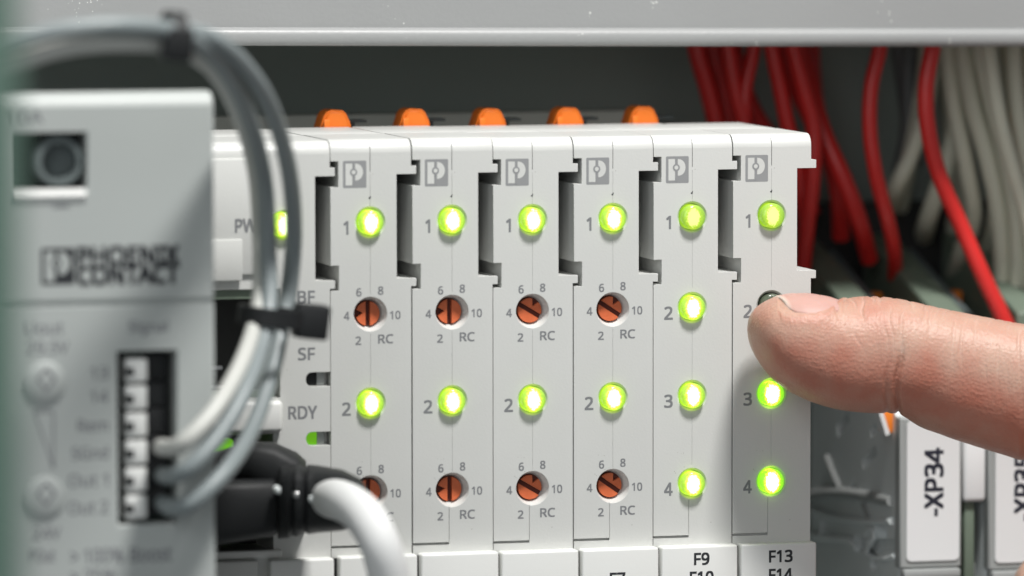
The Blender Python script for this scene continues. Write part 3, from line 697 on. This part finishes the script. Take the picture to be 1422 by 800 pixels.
wire([(1300, 10, 66), (1298, 80, 66), (1285, 150, 66), (1265, 215, 66), (1243, 262, 68), (1232, 300, 80)], 1.3, 'grey_wire', 'grey wire curving left behind the two red wires', GW)
wire([(1335, 10, 66), (1334, 90, 66), (1330, 160, 66), (1314, 230, 66), (1290, 300, 70), (1282, 330, 80)], 1.5, 'grey_wire', 'grey wire ending in a pale tip between the red wires', GW)
wire([(1318, 10, 60), (1318, 80, 60), (1326, 150, 60), (1342, 230, 60), (1352, 300, 62), (1335, 350, 68), (1325, 385, 78)], 1.35, 'grey_wire', 'grey wire bowing out right of the long red wire', GW)
wire([(1335, 10, 58), (1340, 80, 58), (1352, 150, 58), (1372, 220, 58), (1388, 300, 58), (1392, 380, 58), (1385, 450, 60)], 1.5, 'grey_wire', 'thick grey wire running down beside the long red one', GW)
wire([(1355, 10, 56), (1364, 80, 56), (1380, 150, 56), (1398, 220, 56), (1412, 300, 56), (1414, 400, 56), (1410, 480, 58)], 1.45, 'grey_wire', 'grey wire second from the right border', GW)
wire([(1366, 10, 50), (1376, 90, 50), (1390, 170, 50), (1408, 240, 50), (1428, 310, 50), (1445, 420, 50)], 1.2, 'grey_wire', 'pale wire crossing out of the right border', GW)
wire([(1398, 10, 60), (1402, 80, 60), (1408, 160, 60), (1408, 240, 62), (1400, 330, 66)], 1.0, 'yellow_wire', 'single yellowish wire among the grey ones at the right', GW)
wire([(1378, 10, 70), (1384, 90, 70), (1392, 180, 70), (1398, 280, 70), (1396, 380, 70)], 1.5, 'grey_wire', 'grey wire deep behind the yellowish one', GW)
wire([(1425, 10, 64), (1426, 90, 64), (1424, 200, 64), (1424, 330, 64), (1420, 450, 66)], 1.7, 'grey_wire', 'grey wire along the right border', GW)
wire([(1290, 10, 72), (1286, 90, 72), (1276, 160, 72), (1262, 225, 73), (1250, 290, 80)], 1.4, 'grey_wire', 'grey wire in the dim gap behind the two red wires', GW)
wire([(1345, 10, 62), (1350, 90, 62), (1362, 160, 62), (1378, 230, 62), (1382, 300, 64), (1368, 350, 72)], 1.35, 'grey_wire', 'grey wire hooking back to the left below the yellowish one', GW)
wire([(1310, 10, 76), (1312, 100, 76), (1322, 190, 76), (1330, 270, 76), (1322, 330, 80)], 1.4, 'grey_wire', 'grey wire close behind the long bright red wire', GW)
wire([(1408, 10, 54), (1406, 60, 54), (1412, 150, 54), (1424, 240, 54), (1432, 330, 54), (1430, 440, 56)], 1.3, 'grey_wire', 'pale wire with a bend at the upper right corner', GW)
wire([(1130, 10, 80), (1128, 90, 80), (1140, 180, 80), (1160, 250, 80), (1180, 300, 82)], 1.3, 'red_wire', 'dark red wire deepest in the red bundle', GR)
wire([(1004, 10, 66), (1012, 70, 66), (1022, 130, 66), (1040, 200, 66), (1060, 300, 66)], 1.2, 'red_wire', 'dim red wire crossing behind the leaning thin one', GR)
wire([(1245, 10, 76), (1252, 80, 76), (1262, 150, 76), (1268, 230, 76)], 1.6, 'dgrey_wire', 'dark grey wire behind the single red wire', GW)
wire([(1270, 10, 74), (1262, 90, 74), (1262, 170, 74), (1250, 240, 76)], 1.4, 'dgrey_wire', 'dark grey wire between the two red wires', GW)

# ------------------------------------------------------------------ the hand
ST = [ # photo x, top y, bottom y, centre depth, half depth (mm)
 (1043.2, 450, 464, -8.9, .9), (1045, 441.5, 474, -9, 2.4), (1049, 434, 486, -9.1, 4.0), (1056, 426, 500, -9.3, 5.4), (1066, 419, 515, -9.5, 6.4),
 (1080, 412, 532, -9.8, 7.1), (1100, 408.3, 546, -10.2, 7.6), (1125, 408, 558, -10.6, 7.9), (1150, 412, 566, -11.1, 8.1), (1168, 416.5, 570, -11.5, 8.2),
 (1185, 413.2, 572, -11.8, 8.3), (1205, 411.3, 573.5, -12.2, 8.5), (1230, 412.3, 573.5, -12.8, 8.7), (1250, 415, 575.5, -13.2, 8.7), (1268, 418.8, 584, -13.7, 8.7),
 (1290, 424, 597, -14.3, 8.8), (1320, 430.5, 609, -15.2, 8.9), (1360, 438.5, 622, -16.5, 9.1), (1400, 446, 634, -18, 9.3), (1440, 453, 648, -19.7, 9.6),
 (1490, 462, 668, -22, 10.0), (1540, 476, 690, -24.8, 10.0), (1600, 500, 716, -28.5, 9.8), (1680, 540, 752, -34, 10), (1770, 588, 800, -41, 10.5), (1850, 634, 850, -48, 11)]
ST = np.array(ST)
sx = np.linspace(0, 1, 260)
d = np.concatenate([[0], np.cumsum(np.hypot(np.diff(ST[:, 0]), .5*np.diff(ST[:, 2])))]); d /= d[-1]
from_x = [np.interp(np.linspace(0, 1, 400)**1.3, d, ST[:, k]) for k in range(5)]
X_ = np.array(from_x).T
k = np.exp(-np.linspace(-2, 2, 9)**2); k /= k.sum()
sm = np.array([np.convolve(np.pad(X_[:, j], 4, 'reflect', reflect_type='odd'), k, 'valid') for j in range(5)]).T
NA = 56
def ring(row, off=0.):
    x, yt, yb, Y, hd = row
    c = at(x, (yt+yb)/2, Y); up = at(x, yt, Y)-c; hh = np.linalg.norm(up); up /= hh
    out = []
    for q in range(NA):
        a = 2*math.pi*q/NA; ca, sa = math.cos(a), math.sin(a)
        e = 2/2.25
        px = abs(ca)**e*math.copysign(1, ca); py = abs(sa)**e*math.copysign(1, sa)
        out.append(c+up*(hh+off)*px+np.array([0, -1, 0])*(hd+off)*py)
    return out
hand_bm = bmesh.new()
def loft(rings):
    V = [[hand_bm.verts.new(p) for p in r] for r in rings]; n = len(V[0])
    for A, B in zip(V, V[1:]):
        for q in range(n): hand_bm.faces.new((A[q], A[(q+1) % n], B[(q+1) % n], B[q]))
    hand_bm.faces.new(V[0][::-1]); hand_bm.faces.new(V[-1])
loft([ring(r) for r in sm[::3]])
K0 = at(1840, 735, -47)                     # index knuckle
def chain(pts, rad):
    P = spline(pts, 8); rr = np.interp(np.linspace(0, 1, len(P)), np.linspace(0, 1, len(rad)), rad)
    # rounded ends
    T0 = P[0]-P[1]; T0 /= np.linalg.norm(T0); T1 = P[-1]-P[-2]; T1 /= np.linalg.norm(T1)
    e = np.linspace(.98, .15, 6)
    P = np.vstack([[P[0]+T0*rr[0]*s for s in e], P, [P[-1]+T1*rr[-1]*s for s in e[::-1]]])
    rr = np.concatenate([[rr[0]*math.sqrt(1-s*s) for s in e], rr, [rr[-1]*math.sqrt(1-s*s) for s in e[::-1]]])
    tube(hand_bm, P, rr, 28)
v3 = lambda *a: np.array(a, float)
K = [K0, K0+v3(1, 21, 1), K0+v3(6, 39, -3), K0+v3(14, 54, -9)]
W0 = K0+v3(76, -2, -44)                      # wrist
for q, (kn, ln) in enumerate(zip(K[1:], (43, 39, 31))):
    a = kn+v3(-.80, -.12, -.58)*ln; b = a+v3(.52, -.06, -.85)*ln*.62; c = b+v3(.88, -.05, .30)*ln*.52
    chain([kn+v3(12, 0, -6), kn, (kn+a)/2+v3(-1, 0, 1), a, (a+b)/2, b, c], [10.4-q*.5, 10.6-q*.6, 9.6-q*.6, 9.6-q*.7, 8.8-q*.6, 8.3-q*.6, 7.2-q*.5])
th_t = at(1464, 826, -42)
c = K0+v3(44, -17, -38); m_ = K0+v3(8, -20, -42); ip = th_t+v3(24, -4, -10)
chain([W0+v3(-12, -6, -4), c, m_, ip, th_t+v3(9, -1, -3), th_t+v3(1, 0, 0)], [15, 14, 11.5, 10, 9.2, 7.2])
for kn, r in zip(K, (11.5, 11.5, 11, 10)):   # metacarpals make the back of the hand
    w_ = W0+(kn-K0)*.55
    chain([kn, kn*.65+w_*.35+v3(0, 0, 1), kn*.3+w_*.7, w_], [r, r+1.5, r+3, r+3.5])
for o_ in (v3(6, 8, -10), v3(10, 26, -12), v3(10, 6, -18)):
    chain([K0+o_, K0*.5+W0*.5+o_, W0+o_*.5], [9, 11, 12])
for ka, kb in zip(K, K[1:]):   # fills the valleys between the metacarpals
    m0 = (ka+kb)/2; w_ = W0+(m0-K0)*.55
    chain([m0*.86+w_*.14+v3(0, 0, -.5), m0*.5+w_*.5+v3(0, 0, 1.2), w_+v3(0, 0, .5)], [11, 13, 14])
for off in (v3(0, 6, 0), v3(0, 22, -3)):
    chain([W0+off+v3(-10, 0, 5), W0+off+v3(40, -6, -24), W0+off+v3(120, -40, -80)], [17, 19, 24])
hand = from_bm('hand', hand_bm, None, smooth=0)
vox = .5
def mods(o):
    r = o.modifiers.new('rm', 'REMESH'); r.mode = 'VOXEL'; r.voxel_size = vox*MM; r.use_smooth_shade = True
    s = o.modifiers.new('sm', 'SMOOTH'); s.iterations = 6; s.factor = .5
evaluated(hand, mods)
bm = bmesh.new(); bm.from_mesh(hand.data)
for _ in range(2):
    sel = set()
    for f in bm.faces:
        c = np.array(f.calc_center_median())/MM-CP
        if 711+F*(c@CR)/(c@CW) < 1470: sel.update(f.edges)
    bmesh.ops.subdivide_edges(bm, edges=list(sel), cuts=1, use_grid_fill=True, smooth=0)
bm.to_mesh(hand.data); bm.free()
def mods(o):
    s = o.modifiers.new('sm', 'SMOOTH'); s.iterations = 5; s.factor = .5
evaluated(hand, mods)
me = hand.data; nv = len(me.vertices)
co = np.empty(nv*3); me.vertices.foreach_get('co', co); co = co.reshape(-1, 3)/MM
no = np.empty(nv*3); me.vertex_normals.foreach_get('vector', no); no = no.reshape(-1, 3)
# where each vertex stands on the pointing finger: s = along (photo x units), ang = round it from the top
rel_ = co-CP; dep = rel_@CW; U_ = 711+F*(rel_@CR)/dep; V_ = 400-F*(rel_@CU)/dep
yt = np.interp(U_, sm[:, 0], sm[:, 1]); yb = np.interp(U_, sm[:, 0], sm[:, 2]); Yc = np.interp(U_, sm[:, 0], sm[:, 3]); hd = np.interp(U_, sm[:, 0], sm[:, 4])
up_n = (((yt+yb)/2-V_)/((yb-yt)/2+1e-6)).clip(-1.3, 1.3); side = ((Yc-co[:, 1])/(hd+1e-6)).clip(-1.3, 1.3)
near = (np.hypot(up_n, side) < 1.35) & (U_ < 1760)
ang = np.degrees(np.arctan2(side, up_n))     # 0 top, +90 towards the viewer, 180 below
aa = np.abs(ang)
g = lambda x, c, w: np.exp(-((x-c)/w)**2)
disp = np.zeros(nv)
# skin folds over the end joint: arcs that bow towards the tip on the back of the finger
for c, dpt, w, bow in ((1178, .10, 3, 18), (1190, .16, 2.6, 16), (1199, .12, 2.2, 15), (1208, .17, 2.6, 12), (1219, .13, 2.4, 9), (1229, .17, 2.6, 5), (1240, .12, 2.4, 2), (1250, .14, 2.6, -2), (1262, .10, 2.4, -4), (1276, .09, 2.4, -8), (1290, .07, 2.4, -12)):
    cc = c-bow*(1-(aa/75)**2) + 3*np.sin(ang/17+c) + 1.2*np.sin(ang/5.+c*.7)
    disp -= 1.5*dpt*np.clip(.55+.6*np.sin(ang/14+c*1.3)+.3*np.sin(ang/6.3+c), 0, 1.3)*g(U_, cc, w)*np.clip(1.25-aa/80, 0, 1)
for c, dpt in ((1305, .06), (1321, .07), (1338, .06), (1352, .08), (1368, .07), (1384, .09), (1400, .09), (1412, .08), (1430, .10), (1447, .12), (1462, .13), (1478, .14), (1493, .13), (1510, .12)):
    cc = c-16+.0032*(aa-60)**2*1.2 + 2*np.sin(ang/19+c)
    disp -= 1.3*dpt*np.clip(.6+.6*np.sin(ang/16+c*.9), 0, 1.2)*g(U_, cc, 2.3)*np.clip(1.3-np.abs(aa-35)/55, 0, 1)
# palm-side crease under the end joint, and the pads either side
cc = 1253-7*np.cos(np.radians(aa-150)) + 2.5*np.sin(ang/11)
disp -= .55*g(U_, cc, 4.2)*np.clip((aa-62)/40, 0, 1)
disp -= .22*g(U_, cc-15, 3)*np.clip((aa-75)/40, 0, 1)
disp += .25*g(U_, cc+28, 17)*np.clip((aa-60)/50, 0, 1)
disp -= .30*g(U_, 1405+.10*(aa-90), 4)*np.clip((aa-80)/40, 0, 1)*0
disp -= .5*g(U_, 1424, 5)*np.clip((aa-85)/35, 0, 1)
# nail bed hollow
nx = np.array([1078, 1083, 1090, 1105, 1130, 1150, 1160, 1168]); nh = np.array([26, 42, 50, 53.5, 51, 39, 25, 4.])
nedge = np.interp(U_, nx, nh, left=0, right=0)
rimd = (aa-nedge)
disp -= .16*((U_ > 1081) & (U_ < 1166))*np.clip(-rimd/9, 0, 1)
disp += .09*g(rimd, 8, 7)*((U_ > 1084) & (U_ < 1172))
disp += .20*g(U_, 1176, 6)*np.clip(1-aa/45, 0, 1)
# flattened where it presses against the lamp and the module face
co2 = co+no*(disp*near)[:, None]
fl = near & (co2[:, 1] > -1.75)
co2[fl, 1] = -1.75+(co2[fl, 1]+1.75)*.12
me.vertices.foreach_set('co', (co2*MM).ravel()); me.update()
at1 = me.attributes.new('finger', 'FLOAT_VECTOR', 'POINT')
fv = np.stack([U_/100, np.where(near, aa, 90)/100, near*1.], 1); at1.data.foreach_set('vector', fv.ravel())
# skin tint: rosier at the pad, joint and nail folds; underside shade painted in, lit top paler
under = 1/(1+np.exp(-(aa-88-6*np.sin(U_/31)-4*np.sin(U_/9.))/7)); tipf = np.clip((U_-1046)/30, 0, 1)  # under paints the finger's shaded lower half, with a soft edge
red = .15+under*(.78-.25*np.clip((aa-125)/50, 0, 1))*tipf+.38*(1-tipf)+.35*g(U_, 1210, 30)*g(aa, 40, 50)+.35*g(rimd, 6, 6)*(U_ < 1170)*(U_ > 1080)
at2 = me.attributes.new('flush_shade', 'FLOAT', 'POINT'); at2.data.foreach_set('value', (red*near).clip(0, 1))
at3 = me.attributes.new('fold', 'FLOAT', 'POINT'); at3.data.foreach_set('value', (-disp*near*(aa < 85)*((U_ > 1170))).clip(0, 1))
m = bpy.data.materials.new('skin'); m.use_nodes = True; nt = m.node_tree; b = nt.nodes['Principled BSDF']; L = nt.links.new
def node(t_, **kw):
    n_ = nt.nodes.new(t_)
    for k_, v_ in kw.items(): setattr(n_, k_, v_)
    return n_
af = node('ShaderNodeAttribute', attribute_name='flush_shade'); ag = node('ShaderNodeAttribute', attribute_name='finger'); ad = node('ShaderNodeAttribute', attribute_name='fold')
tc = node('ShaderNodeTexCoord')
nz = node('ShaderNodeTexNoise'); nz.inputs['Scale'].default_value = 260; nz.inputs['Detail'].default_value = 8; L(tc.outputs['Object'], nz.inputs['Vector'])
mx = node('ShaderNodeMix', data_type='RGBA'); mx.inputs[6].default_value = (.505, .315, .24, 1); mx.inputs[7].default_value = (.45, .165, .112, 1)  # redder end holds the flush plus the painted underside shade
ma = node('ShaderNodeMath', operation='MULTIPLY_ADD'); ma.inputs[1].default_value = .9; L(af.outputs['Fac'], ma.inputs[0])
ms = node('ShaderNodeMath', operation='MULTIPLY_ADD'); ms.inputs[1].default_value = 1.1; ms.inputs[2].default_value = -.52; L(nz.outputs['Fac'], ms.inputs[0]); L(ms.outputs[0], ma.inputs[2])
mc = node('ShaderNodeClamp'); L(ma.outputs[0], mc.inputs[0]); L(mc.outputs[0], mx.inputs[0])
mf = node('ShaderNodeMix', data_type='RGBA'); mf.inputs[7].default_value = (.68, .50, .42, 1); L(mx.outputs[2], mf.inputs[6])
mk = node('ShaderNodeMath', operation='MULTIPLY'); mk.inputs[1].default_value = 1.5; mk.use_clamp = True; L(ad.outputs['Fac'], mk.inputs[0]); L(mk.outputs[0], mf.inputs[0]); L(mf.outputs[2], b.inputs['Base Color'])
b.inputs['Roughness'].default_value = .44; b.inputs['Specular IOR Level'].default_value = .42
b.inputs['Subsurface Weight'].default_value = .16; b.inputs['Subsurface Radius'].default_value = (1, .35, .2); b.inputs['Subsurface Scale'].default_value = .001
# fine relief: creases that run round the finger, plus pores
mp = node('ShaderNodeMapping'); mp.inputs['Scale'].default_value = (62, 6.5, 1); L(ag.outputs['Vector'], mp.inputs['Vector'])
n1 = node('ShaderNodeTexNoise'); n1.inputs['Scale'].default_value = 1; n1.inputs['Detail'].default_value = 4; n1.inputs['Distortion'].default_value = .6; L(mp.outputs[0], n1.inputs['Vector'])
mp2 = node('ShaderNodeMapping'); mp2.inputs['Scale'].default_value = (4.5, 36, 1); mp2.inputs['Rotation'].default_value = (0, 0, .13); L(ag.outputs['Vector'], mp2.inputs['Vector'])
n3 = node('ShaderNodeTexNoise'); n3.inputs['Scale'].default_value = 1; n3.inputs['Detail'].default_value = 3; L(mp2.outputs[0], n3.inputs['Vector'])
n2 = node('ShaderNodeTexVoronoi'); n2.inputs['Scale'].default_value = 2100; L(tc.outputs['Object'], n2.inputs['Vector'])
b1 = node('ShaderNodeBump'); b1.inputs['Strength'].default_value = .38; b1.inputs['Distance'].default_value = .00016; L(n1.outputs['Fac'], b1.inputs['Height'])
b3 = node('ShaderNodeBump'); b3.inputs['Strength'].default_value = .38; b3.inputs['Distance'].default_value = .00014; L(n3.outputs['Fac'], b3.inputs['Height']); L(b1.outputs[0], b3.inputs['Normal'])
b2 = node('ShaderNodeBump'); b2.inputs['Strength'].default_value = .42; b2.inputs['Distance'].default_value = .00012; L(n2.outputs['Distance'], b2.inputs['Height']); L(b3.outputs[0], b2.inputs['Normal'])
L(b2.outputs[0], b.inputs['Normal'])
me.materials.clear(); me.materials.append(m); me.shade_smooth()
tag(hand, 'bare right hand pointing left, its index fingertip pressing a lamp of the end module', 'hand')
# nail of the pointing finger
bm = bmesh.new(); NU, NV = 40, 25; grid = []
c_hand = Vector((0, 0, 0))
for iu in range(NU):
    x = 1079.5+(1167.5-1079.5)*iu/(NU-1); row = np.array([np.interp(x, sm[:, 0], sm[:, j]) for j in range(5)]); h_ = np.interp(x, nx, nh)
    cN = at(x, (row[1]+row[2])/2, row[3]); upv = at(x, row[1], row[3])-cN; hh = np.linalg.norm(upv); upv /= hh; line = []
    for iv in range(NV):
        a = R(-h_*.98+2*h_*.98*iv/(NV-1)); e = 2/2.25
        pxx = abs(math.cos(a))**e; pyy = abs(math.sin(a))**e*math.copysign(1, math.sin(a))
        o_ = .05-.22*abs(2*iv/(NV-1)-1)**5-.16*max(0, (x-1150)/17)-.14*max(0, (1084-x)/5)
        line.append(bm.verts.new(cN+upv*(hh+o_)*pxx+np.array([0, -1, 0])*(row[4]+o_)*pyy))
    grid.append(line)
for A, B in zip(grid, grid[1:]):
    for q in range(NV-1): bm.faces.new((A[q], A[q+1], B[q+1], B[q]))
nail = from_bm('fingernail', bm, None, hand, smooth=60)
if nail.data.polygons[10].normal.z < 0: nail.data.flip_normals()
def mods(o):
    s = o.modifiers.new('so', 'SOLIDIFY'); s.thickness = .15*MM; s.offset = -.7
evaluated(nail, mods); nail.data.shade_smooth()
nm = bpy.data.materials.new('nail'); nm.use_nodes = True; nt = nm.node_tree; b = nt.nodes['Principled BSDF']
tc = nt.nodes.new('ShaderNodeTexCoord'); sp = nt.nodes.new('ShaderNodeSeparateXYZ'); nt.links.new(tc.outputs['Object'], sp.inputs[0])
xt = at(1079.5, 420, -10)[0]*MM; mr = nt.nodes.new('ShaderNodeMapRange'); mr.inputs[1].default_value = xt; mr.inputs[2].default_value = xt+.0100
nt.links.new(sp.outputs['X'], mr.inputs[0])
cr = nt.nodes.new('ShaderNodeValToRGB'); e = cr.color_ramp.elements; e[0].color = (.66, .52, .45, 1); e[1].color = (.55, .34, .28, 1)
for p, c in ((.03, (.64, .50, .43, 1)), (.08, (.53, .31, .265, 1)), (.8, (.52, .30, .26, 1))):
    x = e.new(p); x.color = c
nt.links.new(mr.outputs[0], cr.inputs[0]); nt.links.new(cr.outputs[0], b.inputs['Base Color'])
b.inputs['Roughness'].default_value = .5; b.inputs['Specular IOR Level'].default_value = .35; b.inputs['Subsurface Weight'].default_value = .25; b.inputs['Subsurface Scale'].default_value = .0008; b.inputs['Subsurface Radius'].default_value = (1, .5, .35)
nail.data.materials.clear(); nail.data.materials.append(nm)
